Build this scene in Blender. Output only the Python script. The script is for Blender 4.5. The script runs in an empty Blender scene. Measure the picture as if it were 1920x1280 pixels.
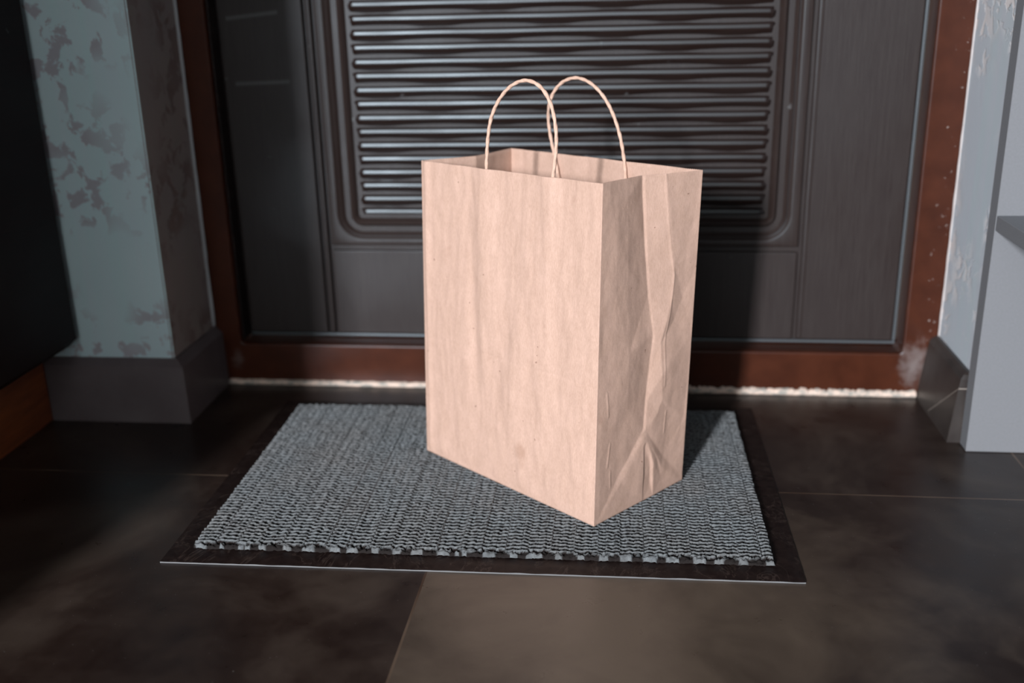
import bpy, bmesh, math, random
import numpy as np
from mathutils import Vector, Matrix, noise
from mathutils.geometry import delaunay_2d_cdt
random.seed(4)
S = bpy.context.scene
COL = S.collection

# ------------------------------------------------------------------ camera
CP = Vector((0.0481, -1.2838, 0.5091))
PITCH, YAW, ROLL, FOC = 0.3291, -0.1188, -0.0236, 1.9374
fw = Vector((math.sin(YAW)*math.cos(PITCH), math.cos(YAW)*math.cos(PITCH), -math.sin(PITCH)))
rt = Vector((math.cos(YAW), -math.sin(YAW), 0)); up = rt.cross(fw)
r2 = rt*math.cos(ROLL) + up*math.sin(ROLL); u2 = -rt*math.sin(ROLL) + up*math.cos(ROLL)
cd = bpy.data.cameras.new('camera'); cam = bpy.data.objects.new('camera', cd); COL.objects.link(cam)
cam.matrix_world = Matrix(((r2.x, u2.x, -fw.x, CP.x), (r2.y, u2.y, -fw.y, CP.y), (r2.z, u2.z, -fw.z, CP.z), (0, 0, 0, 1)))
cd.sensor_width = 36; cd.lens = FOC*1000/1920*36; cd.clip_start = .02
cd.dof.use_dof = True; cd.dof.focus_distance = 0.955; cd.dof.aperture_fstop = 3.2
S.camera = cam

# ------------------------------------------------------------------ light and exposure
S.view_settings.view_transform = 'Standard'; S.view_settings.look = 'None'
S.view_settings.gamma = 1; S.view_settings.use_curve_mapping = False
S.view_settings.exposure = 0.0
W = bpy.data.worlds.new('world'); S.world = W; W.use_nodes = True
bg = W.node_tree.nodes['Background']
bg.inputs[0].default_value = (1.0, .97, .93, 1); bg.inputs[1].default_value = 2.1
ld = bpy.data.lights.new('daylight_window', 'AREA'); ld.shape = 'RECTANGLE'
ld.size = .42; ld.size_y = 1.1; ld.energy = 930; ld.color = (1.0, .965, .975)
lo = bpy.data.objects.new('daylight_window', ld); COL.objects.link(lo)
tgt = Vector((0.05, -.2, .2)); ldir = Vector((-.285, -.93, .245)).normalized()
lo.location = tgt + ldir*8.0
lo.rotation_euler = (-ldir).to_track_quat('-Z', 'Y').to_euler()

# ------------------------------------------------------------------ node helpers
def new_mat(name, rough=.6, spec=.5):
    m = bpy.data.materials.new(name); m.use_nodes = True
    n = m.node_tree.nodes; b = n['Principled BSDF']
    b.inputs['Roughness'].default_value = rough
    b.inputs['Specular IOR Level'].default_value = spec; b.inputs['Specular Tint'].default_value = (.66, .82, .92, 1)
    return m, m.node_tree, b
def N(t, kind, **kw):
    n = t.nodes.new(kind)
    for k, v in kw.items():
        if hasattr(n, k): setattr(n, k, v)
        else: n.inputs[k.replace('_', ' ')].default_value = v
    return n
def coords(t, scale=(1, 1, 1), loc=(0, 0, 0), kind='Object', rot=(0, 0, 0)):
    c = t.nodes.new('ShaderNodeTexCoord'); m = t.nodes.new('ShaderNodeMapping')
    m.inputs['Scale'].default_value = scale; m.inputs['Location'].default_value = loc; m.inputs['Rotation'].default_value = rot
    t.links.new(c.outputs[kind], m.inputs[0]); return m.outputs[0]
def noise_n(t, vec, scale, detail=4, rough=.55, dist=0):
    n = N(t, 'ShaderNodeTexNoise'); n.inputs['Scale'].default_value = scale; n.inputs['Detail'].default_value = detail
    n.inputs['Roughness'].default_value = rough; n.inputs['Distortion'].default_value = dist
    t.links.new(vec, n.inputs['Vector']); return n.outputs['Fac']
def ramp(t, fac, stops):
    r = t.nodes.new('ShaderNodeValToRGB'); e = r.color_ramp.elements
    while len(e) < len(stops): e.new(.5)
    for el, (p, c) in zip(e, stops):
        el.position = p; el.color = (*c, 1) if len(c) == 3 else c
    t.links.new(fac, r.inputs[0]); return r.outputs[0]
def mix(t, fac, a, b, mode='MIX'):
    m = t.nodes.new('ShaderNodeMix'); m.data_type = 'RGBA'; m.blend_type = mode
    for i, v in ((0, fac), (6, a), (7, b)):
        if hasattr(v, 'links') or isinstance(v, bpy.types.NodeSocket): t.links.new(v, m.inputs[i])
        elif isinstance(v, (int, float)): m.inputs[i].default_value = v
        else: m.inputs[i].default_value = (*v, 1)
    return m.outputs[2]
def math_n(t, op, a, b=0.0, c=0.0):
    m = t.nodes.new('ShaderNodeMath'); m.operation = op
    for i, v in enumerate((a, b, c)):
        if isinstance(v, bpy.types.NodeSocket): t.links.new(v, m.inputs[i])
        else: m.inputs[i].default_value = v
    return m.outputs[0]
def bump(t, b, h, strength=.3, dist=.001):
    n = t.nodes.new('ShaderNodeBump'); n.inputs['Strength'].default_value = strength; n.inputs['Distance'].default_value = dist
    t.links.new(h, n.inputs['Height']); t.links.new(n.outputs[0], b.inputs['Normal'])
def sep(t, vec):
    s = t.nodes.new('ShaderNodeSeparateXYZ'); t.links.new(vec, s.inputs[0]); return s.outputs
def base(t, b, c): t.links.new(c, b.inputs['Base Color'])
BW = lambda v: (v, v, v)

M = {}
# kraft paper
m, t, b = new_mat('kraft_paper', .62, .3); M['paper'] = m
v = coords(t); f1 = noise_n(t, v, 55, 6, .65); f2 = noise_n(t, coords(t, (900, 900, 260)), 1, 3, .6); f3 = noise_n(t, v, 9, 3)
c = ramp(t, f1, [(.3, (.515, .353, .278)), (.7, (.60, .42, .343))])
c = mix(t, .35, c, ramp(t, f2, [(.3, (.41, .282, .22)), (.7, (.66, .485, .412))]))
sp = noise_n(t, v, 210, 1, .3); c = mix(t, ramp(t, sp, [(.80, BW(0)), (.83, BW(.65))]), c, (.16, .08, .05))
st = noise_n(t, v, 26, 3, .5); c = mix(t, ramp(t, st, [(.70, BW(0)), (.80, BW(.35))]), c, (.33, .19, .13))
base(t, b, c); bump(t, b, noise_n(t, v, 420, 5, .7), .35, .0005)
m, t, b = new_mat('paper_cord', .7, .3); M['cord'] = m
f = noise_n(t, coords(t), 300, 4); base(t, b, ramp(t, f, [(.3, (.60, .41, .32)), (.7, (.72, .52, .42))])); bump(t, b, f, .3, .0005)

# mat pile: grey and black yarn, chosen by the weave attribute
m, t, b = new_mat('loop_pile', .95, .1); M['pile'] = m
a = t.nodes.new('ShaderNodeAttribute'); a.attribute_name = 'yarn'
v = coords(t); fz = noise_n(t, v, 900, 3, .7); fl = noise_n(t, v, 14, 3)
grey = mix(t, fz, (.08, .096, .107), (.285, .325, .35)); grey = mix(t, ramp(t, fl, [(.35, BW(0)), (.7, BW(.35))]), grey, (.19, .175, .165))
base(t, b, mix(t, a.outputs['Fac'], (.012, .008, .007), grey)); bump(t, b, fz, .45, .001)
m, t, b = new_mat('black_rubber', .5, .25); M['rubber'] = m
f = noise_n(t, coords(t), 120, 5, .6, .6); wr = noise_n(t, coords(t, (1, .6, 1)), 16, 5, .65, 1.5); wl = ramp(t, math_n(t, 'ABSOLUTE', math_n(t, 'SUBTRACT', wr, .5)), [(.0, BW(.5)), (.012, BW(0))])
base(t, b, mix(t, wl, ramp(t, f, [(.3, (.008, .0035, .0032)), (.75, (.022, .014, .012))]), (.07, .052, .045))); bump(t, b, f, .25, .001)
sp = noise_n(t, coords(t), 480, 1); 
m, t, b = new_mat('grey_cut_edge', .7, .3); M['cut_edge'] = m; b.inputs['Base Color'].default_value = (.17, .18, .19, 1)
# floor tile
m, t, b = new_mat('dark_floor_tile', .4, .5); M['floor'] = m
v = coords(t); f = noise_n(t, v, 5.5, 7, .6, .5); g = noise_n(t, v, 24, 6, .65, .3)
c = ramp(t, f, [(.34, (.014, .0060, .0048)), (.50, (.024, .0130, .010)), (.66, (.070, .052, .042))])
c = mix(t, .35, c, ramp(t, g, [(.3, (.010, .006, .005)), (.72, (.060, .046, .038))]))
xyz = sep(t, v)
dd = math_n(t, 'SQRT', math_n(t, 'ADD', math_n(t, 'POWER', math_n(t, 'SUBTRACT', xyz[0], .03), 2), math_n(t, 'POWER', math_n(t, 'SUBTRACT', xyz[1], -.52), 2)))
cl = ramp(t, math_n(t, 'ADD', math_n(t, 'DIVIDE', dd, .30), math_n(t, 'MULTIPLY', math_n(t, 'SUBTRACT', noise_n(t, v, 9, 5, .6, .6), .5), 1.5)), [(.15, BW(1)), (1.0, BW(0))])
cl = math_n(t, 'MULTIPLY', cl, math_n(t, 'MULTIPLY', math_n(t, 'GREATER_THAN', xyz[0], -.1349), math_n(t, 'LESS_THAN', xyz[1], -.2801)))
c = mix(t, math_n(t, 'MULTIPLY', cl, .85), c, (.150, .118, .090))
sp = noise_n(t, v, 420, 1, .3); c = mix(t, ramp(t, sp, [(.785, BW(0)), (.81, BW(.6))]), c, (.20, .20, .19))
def line(axis, pos, w):
    d = math_n(t, 'ABSOLUTE', math_n(t, 'SUBTRACT', math_n(t, 'MODULO', math_n(t, 'ADD', axis, 12.3 - pos + .3075), .615), .3075))
    return d
lx = math_n(t, 'LESS_THAN', line(xyz[0], -.1349, 0), .0011); ly = math_n(t, 'LESS_THAN', line(xyz[1], -.2801, 0), .0010)
gl = math_n(t, 'MAXIMUM', lx, ly); gc = ramp(t, noise_n(t, v, 6, 2), [(.4, (.055, .030, .018)), (.6, (.16, .12, .09))])
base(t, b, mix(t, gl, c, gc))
rr = ramp(t, g, [(.3, BW(.26)), (.75, BW(.42))]); t.links.new(rr, b.inputs['Roughness'])
hh = math_n(t, 'SUBTRACT', math_n(t, 'MULTIPLY', g, .15), gl); bump(t, b, hh, .3, .001)
# door leaf: dark wood film
SCUFF = [(-.460, -.388, .4005, .4025), (-.464, -.396, .481, .4875)]
def wood(name, sc, c0, c1, rough, bstr=.25, spec=.5):
    m, t, b = new_mat(name, rough, .5)
    f = noise_n(t, coords(t, sc), 1, 6, .7); g = noise_n(t, coords(t), 7, 3)
    c = ramp(t, f, [(.3, c0), (.7, c1)]); b.inputs['Specular IOR Level'].default_value = spec; b.inputs['Specular Tint'].default_value = (.66, .82, .92, 1)
    if name == 'dark_door_film':
        vv = coords(t); X = sep(t, vv)
        for (xa, xb, za, zb) in SCUFF:
            k_ = (zb-za)/(xb-xa)
            dz = math_n(t, 'ABSOLUTE', math_n(t, 'SUBTRACT', math_n(t, 'SUBTRACT', X[2], za), math_n(t, 'MULTIPLY', math_n(t, 'SUBTRACT', X[0], xa), k_)))
            m_ = math_n(t, 'MULTIPLY', ramp(t, math_n(t, 'DIVIDE', dz, .0038), [(0, BW(.20)), (1, BW(0))]), math_n(t, 'MULTIPLY', math_n(t, 'GREATER_THAN', X[0], xa), math_n(t, 'LESS_THAN', X[0], xb)))
            c = mix(t, m_, c, (.30, .33, .35))
    sp = noise_n(t, coords(t), 60, 2, .4); c = mix(t, ramp(t, sp, [(.76, BW(0)), (.80, BW(.25))]), c, (.25, .28, .30))
    base(t, b, c); t.links.new(ramp(t, g, [(.3, BW(rough-.05)), (.7, BW(rough+.08))]), b.inputs['Roughness'])
    bump(t, b, f, bstr, .0006); return m
M['leaf'] = wood('dark_door_film', (700, 700, 22), (.019, .0105, .0090), (.033, .0245, .022), .46, .2, .36)
M['rib'] = wood('dark_ribbed_film', (22, 700, 700), (.012, .0055, .0045), (.020, .013, .011), .36, .12, .48)
M['cabinet'] = wood('espresso_wood', (300, 8, 300), (.008, .0024, .0020), (.013, .0042, .0035), .5, .1, .25)
M['plinth'] = wood('red_brown_wood', (300, 6, 60), (.10, .026, .008), (.26, .08, .022), .5, .1)
m, t, b = new_mat('steel_edge', .35, .6); M['steel'] = m; b.inputs['Base Color'].default_value = (.07, .08, .09, 1)
# frame: red-brown enamel with plaster specks near the wall and dust at the lower right corner
m, t, b = new_mat('red_brown_enamel', .36, .24); M['frame'] = m
v = coords(t); xyz = sep(t, v); g = noise_n(t, v, 30, 5, .6)
c = ramp(t, g, [(.3, (.040, .0105, .0042)), (.7, (.062, .0175, .0075))])
dx = math_n(t, 'SUBTRACT', .4357, xyz[0]); near = math_n(t, 'LESS_THAN', math_n(t, 'ABSOLUTE', math_n(t, 'SUBTRACT', dx, .011)), .010)
spk = math_n(t, 'MULTIPLY', ramp(t, noise_n(t, v, 150, 4, .6), [(.64, BW(0)), (.70, BW(.8))]), near)
c = mix(t, spk, c, (.42, .38, .36))
def blob(px, pz, r):
    d = math_n(t, 'SQRT', math_n(t, 'ADD', math_n(t, 'POWER', math_n(t, 'SUBTRACT', xyz[0], px), 2), math_n(t, 'POWER', math_n(t, 'MULTIPLY', math_n(t, 'SUBTRACT', xyz[2], pz), .6), 2)))
    return ramp(t, math_n(t, 'ADD', math_n(t, 'DIVIDE', d, r), math_n(t, 'MULTIPLY', math_n(t, 'SUBTRACT', noise_n(t, v, 90, 4), .5), 1.6)), [(.1, BW(.7)), (1.0, BW(0))])
c = mix(t, blob(.410, .045, .022), c, (.20, .18, .18)); c = mix(t, blob(-.484, .035, .010), c, (.12, .09, .085))
base(t, b, c); bump(t, b, noise_n(t, v, 260, 4), .12, .0006)
# plaster walls
def plaster(name, base_c, blot, sc=30, lo=.56, hi=.60, bstr=.5, loc=(0, 0, 0)):
    m, t, b = new_mat(name, .55, .35)
    v = coords(t, loc=loc); f = noise_n(t, v, sc, 4, .6, .45); g = noise_n(t, v, 4, 2); pk = ramp(t, noise_n(t, v, 7, 2), [(.42, BW(0)), (.56, BW(1))])
    msk = math_n(t, 'MULTIPLY', ramp(t, f, [(lo, BW(0)), (hi, BW(1))]), pk)
    c = mix(t, ramp(t, g, [(.35, BW(0)), (.65, BW(1))]), base_c, tuple(x*.9+.02*i for i, x in enumerate(base_c)))
    st = noise_n(t, coords(t, (60, 60, 1.5)), 1, 3); c = mix(t, ramp(t, st, [(.35, BW(0)), (.7, BW(.35))]), c, (base_c[0]*.8, base_c[1]*1.0, base_c[2]*.95))
    base(t, b, mix(t, msk, c, blot)); h = math_n(t, 'ADD', math_n(t, 'MULTIPLY', msk, -1), math_n(t, 'MULTIPLY', f, .3)); bump(t, b, h, bstr, .0012)
    return m
M['wall_left'] = plaster('teal_grey_plaster', (.64, .83, .91), (.44, .47, .54), 38, .52, .56, .35)
M['reveal_left'] = plaster('shaded_reveal_plaster', (.36, .31, .29), (.24, .19, .18), 34, .50, .56, 1.0)  # the wall's plaster again, with the reveal's shade and brown bounce in the colour
M['wall_right'] = plaster('pale_plaster', (.60, .66, .73), (.82, .81, .82), 50, .50, .54, .8, (3, 1, 2))
M['wall_plain'] = plaster('plain_plaster', (.13, .11, .10), (.12, .10, .09))
M['wall_brown'] = plaster('brown_plaster', (.05, .03, .022), (.05, .03, .022))
m, t, b = new_mat('baseboard_stone', .4, .5); M['base'] = m
f = noise_n(t, coords(t), 20, 5); base(t, b, ramp(t, f, [(.3, (.105, .090, .097)), (.7, (.14, .125, .135))]))
m, t, b = new_mat('baseboard_stone_brown', .42, .5); M['base_r'] = m
v = coords(t); f = noise_n(t, v, 20, 5); c = ramp(t, f, [(.3, (.026, .020, .018)), (.7, (.055, .047, .043))]); xyz = sep(t, v)
# hairline scratch across the face
sc = math_n(t, 'ABSOLUTE', math_n(t, 'SUBTRACT', math_n(t, 'ADD', xyz[2], math_n(t, 'MULTIPLY', xyz[1], .763)), -.0383))
c = mix(t, math_n(t, 'MULTIPLY', math_n(t, 'LESS_THAN', sc, .0008), math_n(t, 'LESS_THAN', xyz[1], -.057)), c, (.22, .20, .18)); base(t, b, c)
m, t, b = new_mat('grey_laminate', .5, .4); M['board'] = m
f = noise_n(t, coords(t), 400, 2); base(t, b, ramp(t, f, [(.3, (.185, .20, .22)), (.7, (.20, .215, .238))]))
m, t, b = new_mat('cream_caulk', .7, .3); M['caulk'] = m
f = noise_n(t, coords(t, (1, 1, 3)), 70, 4, .7); base(t, b, ramp(t, f, [(.38, (.30, .31, .29)), (.55, (.70, .58, .50))]))
m, t, b = new_mat('white_caulk', .7, .3); M['caulk_w'] = m; b.inputs['Base Color'].default_value = (.50, .48, .48, 1)
m, t, b = new_mat('grey_caulk', .7, .3); M['caulk_g'] = m; b.inputs['Base Color'].default_value = (.42, .46, .50, 1)

# ------------------------------------------------------------------ mesh helpers
def link(name, me, mat, parent=None, smooth=False):
    o = bpy.data.objects.new(name, me); COL.objects.link(o)
    if mat: me.materials.append(mat)
    if smooth: me.polygons.foreach_set('use_smooth', [True]*len(me.polygons))
    if parent: o.parent = parent
    return o
def tag(o, label=None, cat=None, kind=None):
    if label: o['label'] = label
    if cat: o['category'] = cat
    if kind: o['kind'] = kind
    return o
def empty(name, loc=(0, 0, 0)):
    o = bpy.data.objects.new(name, None); o.empty_display_size = .05; COL.objects.link(o); o.location = loc; return o
def raw(name, V, F, mat, parent=None, smooth=False):
    me = bpy.data.meshes.new(name); me.from_pydata([tuple(map(float, v)) for v in V], [], F); me.update()
    return link(name, me, mat, parent, smooth)
def grid_faces(nr, nc, off=0, flip=False):
    i, j = np.meshgrid(np.arange(nr-1), np.arange(nc-1), indexing='ij')
    a = (i*nc + j + off).ravel(); q = np.stack([a, a+1, a+nc+1, a+nc], 1)
    return q[:, ::-1] if flip else q
def np_mesh(name, V, F, mat, parent=None, smooth=True):
    me = bpy.data.meshes.new(name); V = np.asarray(V, dtype=np.float32).reshape(-1, 3); F = np.asarray(F, dtype=np.int32)
    me.vertices.add(len(V)); me.vertices.foreach_set('co', V.ravel())
    k = F.shape[1]; me.loops.add(F.size); me.loops.foreach_set('vertex_index', F.ravel())
    me.polygons.add(len(F)); me.polygons.foreach_set('loop_start', np.arange(len(F), dtype=np.int32)*k)
    me.update(calc_edges=True); me.validate()
    return link(name, me, mat, parent, smooth)
def box(name, lo_, hi_, mat, parent=None, bev=0.0, seg=2):
    bm = bmesh.new(); bmesh.ops.create_cube(bm, size=1)
    for v in bm.verts: v.co = Vector([(lo_[i]+hi_[i])/2 + v.co[i]*(hi_[i]-lo_[i]) for i in range(3)])
    if bev: bmesh.ops.bevel(bm, geom=bm.edges[:], offset=bev, segments=seg, profile=.5, affect='EDGES')
    me = bpy.data.meshes.new(name); bm.to_mesh(me); bm.free()
    o = link(name, me, mat, parent)
    return o
def rrect(x0, x1, z0, z1, r, n=6):
    pts = []
    for cx, cz, a0 in ((x1-r, z0+r, -90), (x1-r, z1-r, 0), (x0+r, z1-r, 90), (x0+r, z0+r, 180)):
        for k in range(n+1):
            a = math.radians(a0 + 90*k/n); pts.append((cx + r*math.cos(a), cz + r*math.sin(a)))
    return pts
def loops_mesh(name, loops, mat, parent=None, cap0=False, cap1=False, smooth=False):
    n = len(loops[0]); V = [p for L in loops for p in L]; F = []
    for k in range(len(loops)-1):
        for i in range(n):
            j = (i+1) % n; F.append((k*n+i, k*n+j, (k+1)*n+j, (k+1)*n+i))
    if cap0: F.append(tuple(range(n))[::-1])
    if cap1: F.append(tuple(range((len(loops)-1)*n, len(loops)*n)))
    o = raw(name, V, F, mat, parent, smooth)
    bm = bmesh.new(); bm.from_mesh(o.data); bmesh.ops.recalc_face_normals(bm, faces=bm.faces[:]); bm.to_mesh(o.data); bm.free()
    return o
def prism(name, prof, axis, a, b, mat, parent=None, shear=None):
    """profile polygon extruded along an axis"""
    bm = bmesh.new(); n = len(prof); A = []; B = []
    def pt(p, q, sh):
        p = (p[0] + (sh or 0), p[1])
        return {'x': (q, p[0], p[1]), 'y': (p[0], q, p[1]), 'z': (p[0], p[1], q)}[axis]
    A = [bm.verts.new(pt(p, a, 0)) for p in prof]; B = [bm.verts.new(pt(p, b, shear)) for p in prof]
    bm.faces.new(A); bm.faces.new(B[::-1])
    for i in range(n): bm.faces.new((A[i], B[i], B[(i+1) % n], A[(i+1) % n]))
    bmesh.ops.recalc_face_normals(bm, faces=bm.faces[:])
    me = bpy.data.meshes.new(name); bm.to_mesh(me); bm.free(); return link(name, me, mat, parent)

# ------------------------------------------------------------------ setting
def struct(o): o['kind'] = 'structure'; return o
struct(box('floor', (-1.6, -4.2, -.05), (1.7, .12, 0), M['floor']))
struct(box('ceiling', (-1.6, -4.2, 2.5), (1.7, .12, 2.56), M['wall_plain']))
# left: wall block with a front face (teal plaster) and a reveal (darker copy, shade put into its colour)
def wall_block(name, x0, x1, y0, y1, front_mat, side_mat, side):
    bm = bmesh.new(); bmesh.ops.create_cube(bm, size=1)
    lo_, hi_ = (x0, y0, 0), (x1, y1, 2.5)
    for v in bm.verts: v.co = Vector([(lo_[i]+hi_[i])/2 + v.co[i]*(hi_[i]-lo_[i]) for i in range(3)])
    ve = [e for e in bm.edges if abs(e.verts[0].co.z-e.verts[1].co.z) > 1 and abs(e.verts[0].co.y-y0) < 1e-4]
    bmesh.ops.bevel(bm, geom=ve, offset=.002, segments=2, affect='EDGES')
    for f in bm.faces:
        if abs(f.normal.x) > .9: f.material_index = 1
    me = bpy.data.meshes.new(name); bm.to_mesh(me); bm.free()
    o = link(name, me, front_mat); me.materials.append(side_mat); return struct(o)
wall_block('wall_left', -1.6, -.514, -.128, .12, M['wall_left'], M['reveal_left'], 1)
wall_block('wall_right', .436, 1.7, -.128, .12, M['wall_right'], M['wall_right'], -1)
struct(box('wall_front', (-.53, .004, 2.10), (.45, .12, 2.5), M['wall_plain']))
struct(box('back_light_blocker', (.5, -4.2, 0), (1.7, -4.14, 2.5), M['wall_brown']))  # unseen dark wall added to block ambient light from the back right
struct(box('wall_side_left', (-1.66, -4.2, 0), (-1.6, .12, 2.5), M['wall_plain']))
struct(box('wall_side_right', (1.7, -4.2, 0), (1.76, .12, 2.5), M['wall_brown']))  # unseen side wall, darkened to cut light from the right
# baseboards (chamfered top), mitred at the outer corner
H = .083; T = .074
def path_board(name, path, offs, mat):
    """path: list of wall-line points (x,y); offs: outward unit mitre vectors"""
    prof = [(0, 0), (.0145, 0), (.0125, T), (.003, H), (0, H)]
    loops = []
    for (x, y), (ox, oy) in zip(path, offs): loops.append([(x+ox*d, y+oy*d, z) for d, z in prof])
    return struct(loops_mesh(name, loops, mat, None, True, True))
path_board('baseboard_left', [(-.76, -.1275), (-.5135, -.1275), (-.5135, .0)], [(0, -.85), (1.1, -.85), (.92, 0)], M['base'])
bevr = []
profr = [(0, 0), (.0205, 0), (.0125, .070), (.0115, .076), (.0085, .081), (.004, .0835), (0, .084)]
loops = []
for (x, y), (ox, oy) in zip([(.4365, .0), (.4365, -.1275), (1.2, -.1275)], [(-1, 0), (-1, -.6), (0, -.6)]):
    loops.append([(x+ox*d, y+oy*d, z) for d, z in profr])
struct(loops_mesh('baseboard_right', loops, M['base_r'], None, True, True))

# ------------------------------------------------------------------ door
D = tag(empty('door_1', (-.04, .035, 0)), 'dark brown ribbed entrance door in a red-brown metal frame', 'door', 'structure')
def dpart(o, lab=None):
    o.parent = D; o.matrix_parent_inverse = Matrix.Translation((.04, -.035, 0))
    if lab: o['label'] = lab
    return o
# frame ring
loops = []
def ring(y, x0, x1, z0, z1, r, n=6): return [(x, y, z) for x, z in rrect(x0, x1, z0, z1, r, n)]
oL, oR, iL, iR, iB = -.5205, .4357, -.4773, .394, .0588
loops = [ring(.06, oL, oR, .006, 2.10, .0005), ring(.0, oL, oR, .006, 2.10, .0005), ring(.0, iL-.0025, iR+.0025, iB-.0025, 2.03, .008),
         ring(.0007, iL-.0008, iR+.0008, iB-.0008, 2.03, .006), ring(.003, iL, iR, iB, 2.03, .005), ring(.06, iL, iR, iB, 2.03, .005)]
dpart(loops_mesh('door_frame', loops, M['frame']))
# leaf slab and plates
YL = .035
dpart(box('door_leaf', (iL-.012+.014, YL+.006, iB+.0012), (iR-.0025, .058, 2.027), M['leaf']))
def plate(name, x0, x1, z0, z1, mat=M['leaf'], y=YL, dep=.0065, bev=.0016):
    return dpart(box(name, (x0, y, z0), (x1, y+dep, z1), mat, None, bev, 3))
zt = 2.02
plate('stile', iL-.004, -.3645, .0645, zt); plate('stile', .2665, iR-.006, .0645, zt)
plate('bead', -.3605, -.3535, .0645, zt, bev=.0025); plate('bead', .2665-.0001, .2735, .0645, zt, y=YL-.0008, bev=.0025)
plate('lower_panel', -.3495, .2610, .0645, .1815)
edge = M['steel']
dpart(box('edge_trim', (iL+.003, YL-.001, .0605), (iR-.002, YL+.006, .0640), edge, None, .0008), 'grey steel edge strip')
dpart(box('edge_trim', (iR-.0055, YL-.001, .0645), (iR-.002, YL+.006, zt), edge, None, .0008), 'grey steel edge strip')
dpart(box('reveal_shade_strip', (iL, .008, iB+.004), (iL+.0025, YL-.0005, 2.02), M['rubber'], None, .0008), 'dark strip standing in for shade on the frame reveal')  # dark strip added for the shade on the frame's left inner face
# centre plate with hole, then moulding sweep
X0, X1, Z0, Z1 = -.3075, .2185, .2275, 1.90
def off(o, r0=.002): return [(x, z) for x, z in rrect(X0-o, X1+o, Z0-o, Z1+o, max(r0, r0+o), 8)]
prof = [(.0, .0105), (.0003, .0103), (.0042, .0045), (.0072, .0002), (.0095, -.0014), (.0115, -.0004), (.0130, .0030), (.0150, .0085), (.0175, .0095), (.0195, .0088), (.0235, .0025), (.0256, .0012), (.0272, .0040), (.0288, .0034), (.0305, .0002), (.0325, 0)]
loops = [[(x, YL+d, z) for x, z in off(o)] for o, d in prof]
L = [(x, YL, z) for x, z in off(.0325)]
def sq(o): # outer square with the same vertex count as the rounded one
    return [(x, z) for x, z in rrect(-.3495+o, .2610-o, .1885+o, 1.94-o, .0006, 8)]
loops += [[(x, YL, z) for x, z in sq(.0014)], [(x, YL+.0004, z) for x, z in sq(.0005)], [(x, YL+.0015, z) for x, z in sq(0)], [(x, YL+.007, z) for x, z in sq(0)]]
mo = dpart(loops_mesh('panel_moulding', loops, M['leaf']))
mod = mo.modifiers.new('e', 'EDGE_SPLIT'); mod.split_angle = math.radians(60)
mo.data.polygons.foreach_set('use_smooth', [True]*len(mo.data.polygons))
plate('upper_panel', -.3495, .2610, 1.945, zt)
# ribbed panel, height field
P = .0174; xs = np.linspace(X0-.002, X1+.002, 150); zs = np.arange(Z0-.004, Z1+.004, .00125)
Xg, Zg = np.meshgrid(xs, zs); k = np.floor((Zg-.234)/P); q = (Zg-.234)/P - k
lens = .5+.5*np.cos(2*np.pi*((Xg+.050)/.147) + np.pi*((k-14) % 2)); lens = lens**1.2
def ss(a, b, x): u = np.clip((x-a)/(b-a), 0, 1); return u*u*(3-2*u)
qq = np.where(q < .5, q, q-1)                                                 # signed distance from the nearest crest
dep = .0046 + .0036*lens                                                     # valley depth: lens shaped pockets
up = ss(.16, .30, q)                                                         # upper flank of the lower crest
low = np.clip((.85-q)/.53, 0, 1)                                             # underside that hangs from the upper crest
hgt = .0085 - dep*up*low - .17*np.clip(qq, -.16, .18)*P - .0004*np.abs(qq)
endf = ss(0, .0030, Xg-X0-.0008*(k % 2))*ss(0, .0030, X1-Xg-.0016*((k+1) % 2)); bz = ss(0, .0025, Zg-Z0-.001)
hgt = hgt*endf*bz
V = np.stack([Xg, YL+.0095-hgt, Zg], -1).reshape(-1, 3)
dpart(np_mesh('ribbed_panel', V, grid_faces(len(zs), len(xs), flip=False), M['rib']))
# caulk strips
def bead_strip(name, p0, p1, w, h, mat, n=160, amp=.25, axis='x', seed=0, label=None):
    loops = []
    p0 = Vector(p0); p1 = Vector(p1)
    for i in range(n+1):
        u = i/n; c = p0.lerp(p1, u); s = 1 + amp*noise.noise(Vector((u*40, seed, 0))) + amp*.8*noise.noise(Vector((u*110, seed, 3)))
        L = []
        for a in range(9):
            th = math.pi*2*a/9
            if axis == 'x': L.append((c.x, c.y-.5*w*math.cos(th)*(.8+.2*s), c.z + h*(.5+.5*math.sin(th))*s))
            else: L.append((c.x + h*.5*math.cos(th)*s, c.y - w*.5*math.sin(th)*s, c.z))
        loops.append(L)
    return loops_mesh(name, loops, mat, None, True, True, True)
struct(bead_strip('trim_1', (-.4995, .001, -.001), (.05, .001, -.001), .012, .0085, M['caulk'], amp=.12))
struct(bead_strip('trim_2', (.05, .001, -.001), (.4155, .001, -.001), .012, .0100, M['caulk'], n=240, amp=.35, seed=7))
struct(bead_strip('trim_3', (-.5125, -.0015, .084), (-.5125, -.0015, 2.1), .004, .0045, M['caulk_g'], axis='z', amp=.3))
struct(bead_strip('trim_4', (.4355, -.001, .083), (.4355, -.001, 2.1), .003, .0024, M['caulk_w'], n=500, axis='z', amp=.5, seed=3))

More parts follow.
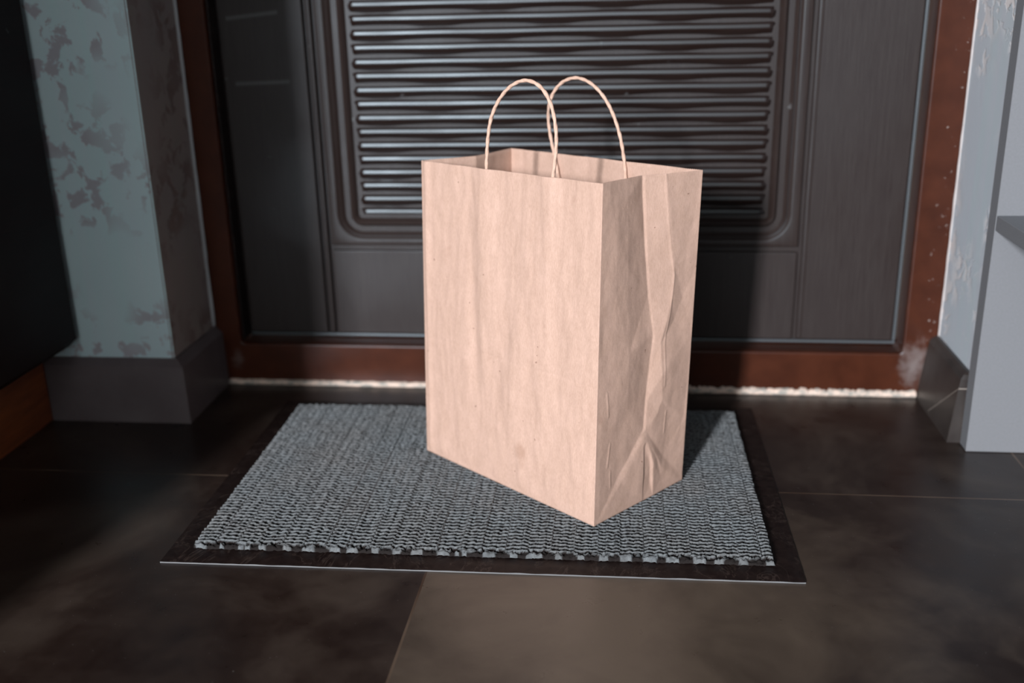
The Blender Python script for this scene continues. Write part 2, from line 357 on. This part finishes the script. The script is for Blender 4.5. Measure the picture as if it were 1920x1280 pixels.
# ------------------------------------------------------------------ dark cabinet on the left
C = tag(empty('tall_cabinet', (-.86, -.62, 0)), 'dark espresso wooden cabinet on a red-brown plinth at the left edge', 'cabinet')
def cpart(o, root, lab=None):
    o.parent = root; o.matrix_parent_inverse = Matrix.Translation(-Vector(root.location))
    if lab: o['label'] = lab
    return o
cpart(box('body', (-1.10, -1.125, .100), (-.653, -.1290, 2.05), M['cabinet'], None, .001), C)
cpart(box('door', (-.652, -.626, .1015), (-.632, -.1300, 2.045), M['cabinet'], None, .0095, 1), C)
cpart(box('door', (-.652, -1.125, .1015), (-.632, -.6290, 2.045), M['cabinet'], None, .0095, 1), C)
cpart(box('plinth', (-1.08, -1.115, 0), (-.681, -.1405, .100), M['plinth'], None, .001), C, 'red-brown wooden plinth')

# ------------------------------------------------------------------ grey shelf unit on the right
U = tag(empty('shelf_unit', (.66, -.26, 0)), 'pale grey laminate shelf unit standing against the right wall', 'shelf')
cpart(box('back_panel', (.430, -.165, .0005), (.93, -.1425, 1.9), M['board'], None, .0006, 1), U)
cpart(box('shelf', (.4305, -.42, .2560), (.912, -.1652, .2720), M['board'], None, .0005, 1), U)
cpart(box('shelf', (.4305, -.42, .9060), (.912, -.1652, .9220), M['board'], None, .0005, 1), U)
cpart(box('side_panel', (.912, -.42, .0005), (.93, -.1652, 1.9), M['board'], None, .0005, 1), U)

# ------------------------------------------------------------------ doormat
MX, MY, MA, MW, MD, INS = -.3913, -.4661, .0144, .60, .4037, .0235
K = tag(empty('doormat', (MX, MY, 0)), 'grey and black looped doormat with a black rubber border under the bag', 'doormat')
K.rotation_euler = (0, 0, MA)
# rubber base: smooth rim with low creases
nx, ny = 241, 163; xs = np.linspace(0, MW, nx); ys = np.linspace(0, MD, ny); Xg, Yg = np.meshgrid(xs, ys)
e = np.minimum(np.minimum(Xg, MW-Xg), np.minimum(Yg, MD-Yg)); Zg = .0016 + .0010*ss(0, .012, e)
for i in range(ny):
    for j in range(nx):
        if e[i, j] < .03: Zg[i, j] += .0005*noise.noise(Vector((xs[j]*60, ys[i]*60, 1)))
for yc in (.142, .168, .189, .205, .216):      # cracks pressed into the right rim
    Zg -= .0011*np.exp(-((Yg-yc-.25*(Xg-MW))/.0013)**2)*(Xg > MW-.026)
V = np.stack([Xg, Yg, Zg], -1).reshape(-1, 3); F = grid_faces(ny, nx).tolist(); n0 = nx*ny
per = [j for j in range(nx)] + [i*nx+nx-1 for i in range(1, ny)] + [(ny-1)*nx+j for j in range(nx-2, -1, -1)] + [i*nx for i in range(ny-2, 0, -1)]
VB = [(V[p][0], V[p][1], .0002) for p in per]; V = np.vstack([V, VB])
for i in range(len(per)): F.append((per[(i+1) % len(per)], per[i], n0+i, n0+(i+1) % len(per)))
me_o = np_mesh('rubber_border', V, np.array(F), M['rubber'], K)
me_o.data.materials.append(M['cut_edge'])
for p_ in me_o.data.polygons:
    if p_.index >= (nx-1)*(ny-1): p_.material_index = 1

mod = me_o.modifiers.new('e', 'EDGE_SPLIT'); mod.split_angle = math.radians(50)
me_o['label'] = 'black rubber border'
# looped pile
pw, ph = MW-2*INS, MD-2*INS; nx, ny = 430, 470
xs = np.linspace(0, pw, nx); ys = np.linspace(0, ph, ny); Xg, Yg = np.meshgrid(xs, ys)
CW = .0217; RP = .0062
ci = np.floor(Xg/CW); cf = Xg/CW - ci
rng = np.random.RandomState(3)
def vnoise(fx, fy, seed):
    r = np.random.RandomState(seed); gx, gy = int(pw*fx)+3, int(ph*fy)+3; G = r.rand(gy, gx)
    x = Xg*fx; y = Yg*fy; x0 = x.astype(int); y0 = y.astype(int); u = ss(0, 1, x-x0); w = ss(0, 1, y-y0)
    return (G[y0, x0]*(1-u)+G[y0, x0+1]*u)*(1-w) + (G[y0+1, x0]*(1-u)+G[y0+1, x0+1]*u)*w
coff = rng.rand(int(ci.max())+3)
jit = vnoise(260, 120, 1)-.5; jit2 = vnoise(60, 40, 2)-.5
colphase = (ci % 2)*.42 + coff[ci.astype(int)]*.16
blend = ss(.80, 1.0, cf); nxt = ((ci+1) % 2)*.42 + coff[(ci+1).astype(int)]*.16
ph_ = colphase
wob = .13*np.sin(2*np.pi*cf*2.5 + ci*1.3) + .04*np.sin(2*np.pi*cf*5 + ci)
r = Yg/RP + ph_ + wob + jit*.16 + jit2*.30
rid = .5+.5*np.cos(2*np.pi*r)
rid = np.maximum(rid, blend*(.5+.5*np.cos(2*np.pi*(r-colphase+nxt))))**.75
fz = vnoise(700, 700, 5)
gap = 1.0
yarn = np.clip(ss(.55, .85, rid*gap + (vnoise(500, 500, 9)-.5)*.35), 0, 1)
first = (Yg < .0048 + .0025*(vnoise(200, 200, 13)-.5)); tuft = (np.sin(2*np.pi*Xg/CW + 3.0*(vnoise(160, 160, 12)-.5)) > 0)
yarn = np.where(first, np.where(tuft, .55+.45*fz, .05), yarn)
hgt = .0024 + .0050*rid*gap + .0012*(fz-.5) + .0006*(vnoise(300, 300, 6)-.5)
hgt = np.where(first, .0058 + .0030*(fz-.5) + .0016*(vnoise(260, 260, 21)-.5) - .0015*(~tuft), hgt)
e = np.minimum(np.minimum(Xg, pw-Xg), np.minimum(Yg, ph-Yg)); hgt = hgt*ss(-.0008, .0012, e)
edge_j = (vnoise(420, 420, 8)-.5)*.0018*(e < .004)
Zg = .0015 + hgt
V = np.stack([Xg + INS + edge_j, Yg + INS + edge_j*.7, Zg], -1).reshape(-1, 3)
po = np_mesh('pile', V, grid_faces(ny, nx), M['pile'], K, True)
att = po.data.attributes.new('yarn', 'FLOAT', 'POINT'); att.data.foreach_set('value', yarn.astype(np.float32).ravel())

# ------------------------------------------------------------------ paper bag
B = tag(empty('paper_bag', (-.036, -.245, .0085)), 'brown kraft paper shopping bag with twisted cord handles standing open on the doormat', 'bag')
zb = .0088
c_FLb, c_Nb, c_Rb, c_BLb = [Vector((x, y, zb)) for x, y in ((-.1806, -.2177), (.0170, -.3826), (.1068, -.2750), (-.0908, -.1101))]
c_FL, c_N, c_R, c_BL = Vector((-.1713, -.2117, .3405)), Vector((.0233, -.3735, .345)), Vector((.1155, -.2934, .343)), Vector((-.0863, -.1245, .340))
def g2(u, u0, w): return np.exp(-((u-u0)/w)**2)
def crease(u, t, pts, dx, dy, w):
    """distance field (m) to a polyline in panel metres"""
    best = np.full(u.shape, 9.0)
    for (a, b_), (c_, d_) in zip(pts[:-1], pts[1:]):
        ax, ay, bx_, by_ = a*dx, b_*dy, c_*dx, d_*dy; L2 = (bx_-ax)**2+(by_-ay)**2
        s = np.clip(((u*dx-ax)*(bx_-ax)+(t*dy-ay)*(by_-ay))/L2, 0, 1)
        best = np.minimum(best, np.hypot(u*dx-ax-s*(bx_-ax), t*dy-ay-s*(by_-ay)))
    return np.exp(-(best/w)**2)
def nfield(u, t, sx, sy, seed, oct_=3):
    out = np.zeros(u.shape)
    for i in range(u.shape[0]):
        for j in range(u.shape[1]):
            out[i, j] = noise.fractal(Vector((u[i, j]*sx, t[i, j]*sy, seed)), .9, 2.1, oct_)
    return out
def panel(b0, b1, t1, t0, nu, nv, disp, teeth=True):
    u = np.linspace(0, 1, nu); t = np.linspace(0, 1, nv); U, Tt = np.meshgrid(u, t)
    b0, b1, t1, t0 = [np.array(x) for x in (b0, b1, t1, t0)]
    Pp = ((1-U)*(1-Tt))[..., None]*b0 + (U*(1-Tt))[..., None]*b1 + (U*Tt)[..., None]*t1 + ((1-U)*Tt)[..., None]*t0
    n = np.cross(b1-b0, t0-b0); n /= np.linalg.norm(n)
    Pp = Pp + disp(U, Tt)[..., None]*n
    if teeth: Pp[-1, ::2, 2] -= .0009
    return Pp.reshape(-1, 3), grid_faces(nv, nu)
def edge0(U, w=.02): return ss(0, w, U)*ss(0, w, 1-U)
def d_front(U, Tt):
    d = .0018*g2(U, .028, .022)
    d += .0032*g2(U, .385, .045)*ss(.40, .95, Tt) + .0026*g2(U, .735, .04)*ss(.5, .95, Tt)
    d += -.0022*g2(U+.06*(Tt-.5), .335, .035)*g2(Tt, .50, .28)
    d += .0022*g2(U+.12*(Tt-.45), .60, .06)*g2(Tt, .48, .16) - .0019*g2(U-.20*(Tt-.4), .50, .05)*g2(Tt, .50, .20)
    d += .0021*g2(U+.10*(Tt-.3), .56, .05)*g2(Tt, .30, .16) + .0016*g2(U, .24, .06)*g2(Tt, .25, .2) - .0016*g2(U, .80, .05)*g2(Tt, .55, .3)
    d += .0040*(np.sin(np.pi*U)*np.sin(np.pi*Tt))
    d += .0013*nfield(U, Tt, 9, 3.6, 1.3) + .00045*nfield(U, Tt, 26, 13, 7.7, 2)
    d -= .00035*crease(U, Tt, [(.0, .414), (.015, .414), (.26, .431), (.487, .425), (.75, .43), (1, .423)], .2573, .336, .0016)
    d -= .00030*crease(U, Tt, [(.55, .245), (.59, .33), (.585, .36)], .2573, .336, .002)
    d -= .00025*crease(U, Tt, [(.26, .02), (.24, .10), (.22, .13)], .2573, .336, .002)
    return d*edge0(U, .03)*ss(0, .03, Tt)
# side panel: folded paper from control points (s, t, depth in mm, outward positive)
ctl = [(0, 0, 0), (0, .25, 0), (0, .5, 0), (0, .75, 0), (0, 1, 0), (1, 0, 0), (1, .22, 0), (1, .5, 0), (1, .75, 0), (1, 1, 0)]
dl = [(.480, 1, -12.5), (.514, .83, -11), (.553, .652, -7.8), (.598, .53, -4.2), (.575, .421, -5.0), (.545, .33, -4.4), (.518, .240, -2.2)]
sl = [(.496, 1, -11.0), (.531, .83, -9.6), (.573, .652, -6.8), (.612, .52, -3.1), (.594, .421, -3.9), (.562, .33, -3.4), (.534, .234, -1.0)]
cons = []
def addpl(pts):
    i0 = len(ctl); ctl.extend(pts)
    for i in range(len(pts)-1): cons.append((i0+i, i0+i+1))
    return i0
a1 = addpl(dl); a2 = addpl(sl)
addpl([(.66, 1, -4.2), (.72, .86, -2.4), (.772, .73, -1.5), (.76, .635, -1.0), (.715, .573, -.2)])
addpl([(.10, .965, -1.2), (.16, .842, -1.3), (.172, .679, -.8), (.17, .5, -.2)])
addpl([(.985, .70, -.2), (.88, .63, -2.2), (.80, .56, -2.1), (.66, .50, -1.2)])
addpl([(.94, .86, -1.0), (.90, .79, -1.3)])
addpl([(.68, .40, .9), (.70, .32, .6), (.66, .28, -.2)])
addpl([(.60, .235, -.6), (.80, .255, -.9), (.97, .225, -.5)])
addpl([(.06, .022, -.3), (.25, .115, -1.9), (.490, .226, -1.9)])

addpl([(.085, .014, 0), (.285, .098, -.6), (.505, .205, -.1)])
addpl([(.94, .035, -.2), (.76, .118, -1.4), (.555, .224, -1.0)])
addpl([(.92, .018, .2), (.73, .092, .2), (.550, .198, .1)])
addpl([(.515, .19, .3), (.522, .10, .5), (.527, 0, .1)]); addpl([(.532, .18, -.7), (.538, .10, -.8), (.540, 0, -.3)])
addpl([(.58, .17, .6), (.625, .115, 1.4), (.645, 0, .4)]); addpl([(.600, .12, -.6), (.615, .05, -.9)])
addpl([(.66, .14, .3), (.735, .05, -.4), (.78, 0, -.2)])
addpl([(.30, .95, -5.6), (.30, .75, -3.4), (.32, .5, -1.2), (.33, .33, -.9)])
res = delaunay_2d_cdt([Vector((a, b_*2.8)) for a, b_, c_ in ctl], cons, [], 0, 1e-5)
cv, ct, orig = res[0], res[2], res[3]
cz = [ctl[o_[0]][2] if len(o_) else 0.0 for o_ in orig]
def d_side(U, Tt):
    z = np.zeros(U.shape); Y = Tt*2.8; done = np.zeros(U.shape, bool)
    for tri in ct:
        a, b_, c_ = tri; (ax, ay), (bx_, by_), (cx, cy) = cv[a], cv[b_], cv[c_]
        det = (by_-cy)*(ax-cx)+(cx-bx_)*(ay-cy)
        if abs(det) < 1e-12: continue
        l1 = ((by_-cy)*(U-cx)+(cx-bx_)*(Y-cy))/det; l2 = ((cy-ay)*(U-cx)+(ax-cx)*(Y-cy))/det; l3 = 1-l1-l2
        ins = (l1 > -1e-6) & (l2 > -1e-6) & (l3 > -1e-6)
        z = np.where(ins & ~done, l1*cz[a]+l2*cz[b_]+l3*cz[c_], z); done |= ins
    zz = np.pad(z, 1, mode='edge')
    z2 = (zz[1:-1, 1:-1]*4 + zz[:-2, 1:-1]+zz[2:, 1:-1]+zz[1:-1, :-2]*2+zz[1:-1, 2:]*2)/10
    d = z2*.001 + (.0007*nfield(U, Tt, 4, 6, 3.1, 2) + .00022*nfield(U, Tt, 12, 20, 5.1, 2))*edge0(U, .06)*ss(0, .05, Tt)
    for pts in ([(.655, 1.0), (.70, .86), (.772, .70), (.75, .60), (.70, .5), (.715, .36)], [(.13, .17), (.15, .24)], [(.12, .33), (.10, .40)], [(.75, .20), (.76, .27)], [(.17, .10), (.165, .15)]):
        d += .00035*crease(U, Tt, pts, .13, .336, .0012)
    return d*ss(0, .015, U)*ss(0, .015, 1-U)
def d_left(U, Tt):
    s = .5+.0*U; g = np.where(U < s, U/s, (1-U)/(1-s)); d = -.014*g*ss(.15, 1.0, Tt)
    return d + .0008*nfield(U, Tt, 5, 6, 9.1)*edge0(U, .1)
def d_back(U, Tt):
    return (.0012*nfield(U, Tt, 7, 4, 15.1) + .0010*g2(U, .56, .02)*ss(.5, 1, Tt) + .003*np.sin(np.pi*U)*np.sin(np.pi*Tt) + .0008*g2(U, .93, .015))*edge0(U, .03)*ss(0, .03, Tt)
Vs = []; Fs = []; o0 = 0
for args in ((c_FLb, c_Nb, c_N, c_FL, 261, 230, d_front), (c_Nb, c_Rb, c_R, c_N, 181, 260, d_side), (c_Rb, c_BLb, c_BL, c_R, 241, 90, d_back), (c_BLb, c_FLb, c_FL, c_BL, 101, 70, d_left)):
    V, F = panel(*args); Vs.append(V); Fs.append(F+o0); o0 += len(V)
Vs.append(np.array([tuple(p) for p in (c_FLb, c_BLb, c_Rb, c_Nb)])); Fs.append(np.array([[o0, o0+1, o0+2, o0+3]]))
bo = np_mesh('bag_body', np.vstack(Vs), np.vstack(Fs), M['paper'], None, True)
cpart(bo, B)
sm_ = bo.modifiers.new('thickness', 'SOLIDIFY'); sm_.thickness = .00025; sm_.offset = -1
# handles: two-ply twisted cord
def catmull(pts, n):
    pts = [Vector(p) for p in pts]; pts = [pts[0]*2-pts[1]] + pts + [pts[-1]*2-pts[-2]]; out = []
    for i in range(1, len(pts)-2):
        p0, p1, p2, p3 = pts[i-1:i+3]
        for k_ in range(n):
            u = k_/n; out.append(.5*((2*p1)+(-p0+p2)*u+(2*p0-5*p1+4*p2-p3)*u*u+(-p0+3*p1-3*p2+p3)*u**3))
    out.append(pts[-2]); return out
def cord(name, pts, r, root):
    for _ in range(2):
        q = [Vector(p) for p in pts]; pts = [q[0]] + [(q[i-1]+q[i]*4+q[i+1])/6 for i in range(1, len(q)-1)] + [q[-1]]
    P_ = catmull(pts, 14); loops = []; s = 0; ref = Vector((.64, .77, 0))
    for i, p in enumerate(P_):
        tn = (P_[min(i+1, len(P_)-1)]-P_[max(i-1, 0)]).normalized()
        if i: s += (P_[i]-P_[i-1]).length
        n1 = ref.cross(tn).normalized(); n2 = tn.cross(n1); L = []
        rr_ = r*(1+.10*noise.noise(Vector((s*120, 0, r*1000))))
        for a in range(16):
            th = 2*math.pi*a/16; k_ = 1+.16*abs(math.cos(th - s*2*math.pi/.022))*1.6 - .14
            L.append(tuple(p + (n1*math.cos(th)+n2*math.sin(th))*rr_*k_))
        loops.append(L)
    return cpart(loops_mesh(name, loops, M['cord'], None, True, True, True), root)
fn = Vector((.64, .77, 0))*.0022
fh = [(-.0957, -.2746, .3448), (-.0929, -.277, .3763), (-.0906, -.2789, .3908), (-.0807, -.2871, .4102), (-.069, -.2968, .4232), (-.054, -.3093, .4313), (-.0418, -.3195, .4287), (-.0324, -.3272, .4217), (-.0253, -.3331, .4095), (-.0219, -.336, .3908), (-.021, -.3367, .3765), (-.0227, -.3353, .3618), (-.0255, -.333, .3462)]
fh = [(-.0975, -.2731, .300), (-.0968, -.2737, .322)] + fh + [(-.0275, -.3313, .322), (-.0285, -.3305, .300)]
bh = [(.0447, -.2342, .3242), (.0434, -.2331, .3428), (.0393, -.2297, .369), (.0304, -.2222, .3919), (.0211, -.2144, .407), (.0072, -.2028, .4192), (-.0069, -.1909, .4238), (-.0214, -.1788, .4187), (-.0316, -.1703, .4089), (-.0383, -.1647, .3946), (-.0403, -.163, .3805), (-.0375, -.1654, .361), (-.0328, -.1693, .3417), (-.0281, -.1733, .3223)]
bh = [(.0455, -.2349, .300)] + bh + [(-.026, -.175, .300)]
def shift_in(pts, v): return [Vector(p)+v for p in pts]
cord('handle', shift_in(fh, fn*1.2), .0017, B); cord('handle', shift_in(bh, -fn*1.3), .0017, B)
# glued reinforcement patches inside
def patch(pts, top, nrm):
    a, b_ = Vector(pts[0]), Vector(pts[1]); u = (b_-a).normalized(); n = nrm.normalized(); o_ = a
    V = []
    for dz in (0, -.04):
        for s_ in (0, 1):
            for k_ in (0, .0006): V.append(tuple(Vector((0, 0, top+dz)) + Vector((a.x, a.y, 0)).lerp(Vector((b_.x, b_.y, 0)), s_) + n*k_))
    F = [(0, 2, 6, 4), (1, 5, 7, 3), (0, 1, 3, 2), (4, 6, 7, 5), (0, 4, 5, 1), (2, 3, 7, 6)]
    o = raw('handle_patch', V, F, M['paper']); cpart(o, B)
dirn = (c_N-c_FL); dirn.z = 0; dirn.normalize()
patch((Vector((-.105, -.2655, 0))+fn*2.2, Vector((-.018, -.3379, 0))+fn*2.2), .316, fn)
patch((Vector((.052, -.2405, 0))-fn*2.6, Vector((-.034, -.1690, 0))-fn*2.6), .310, -fn)
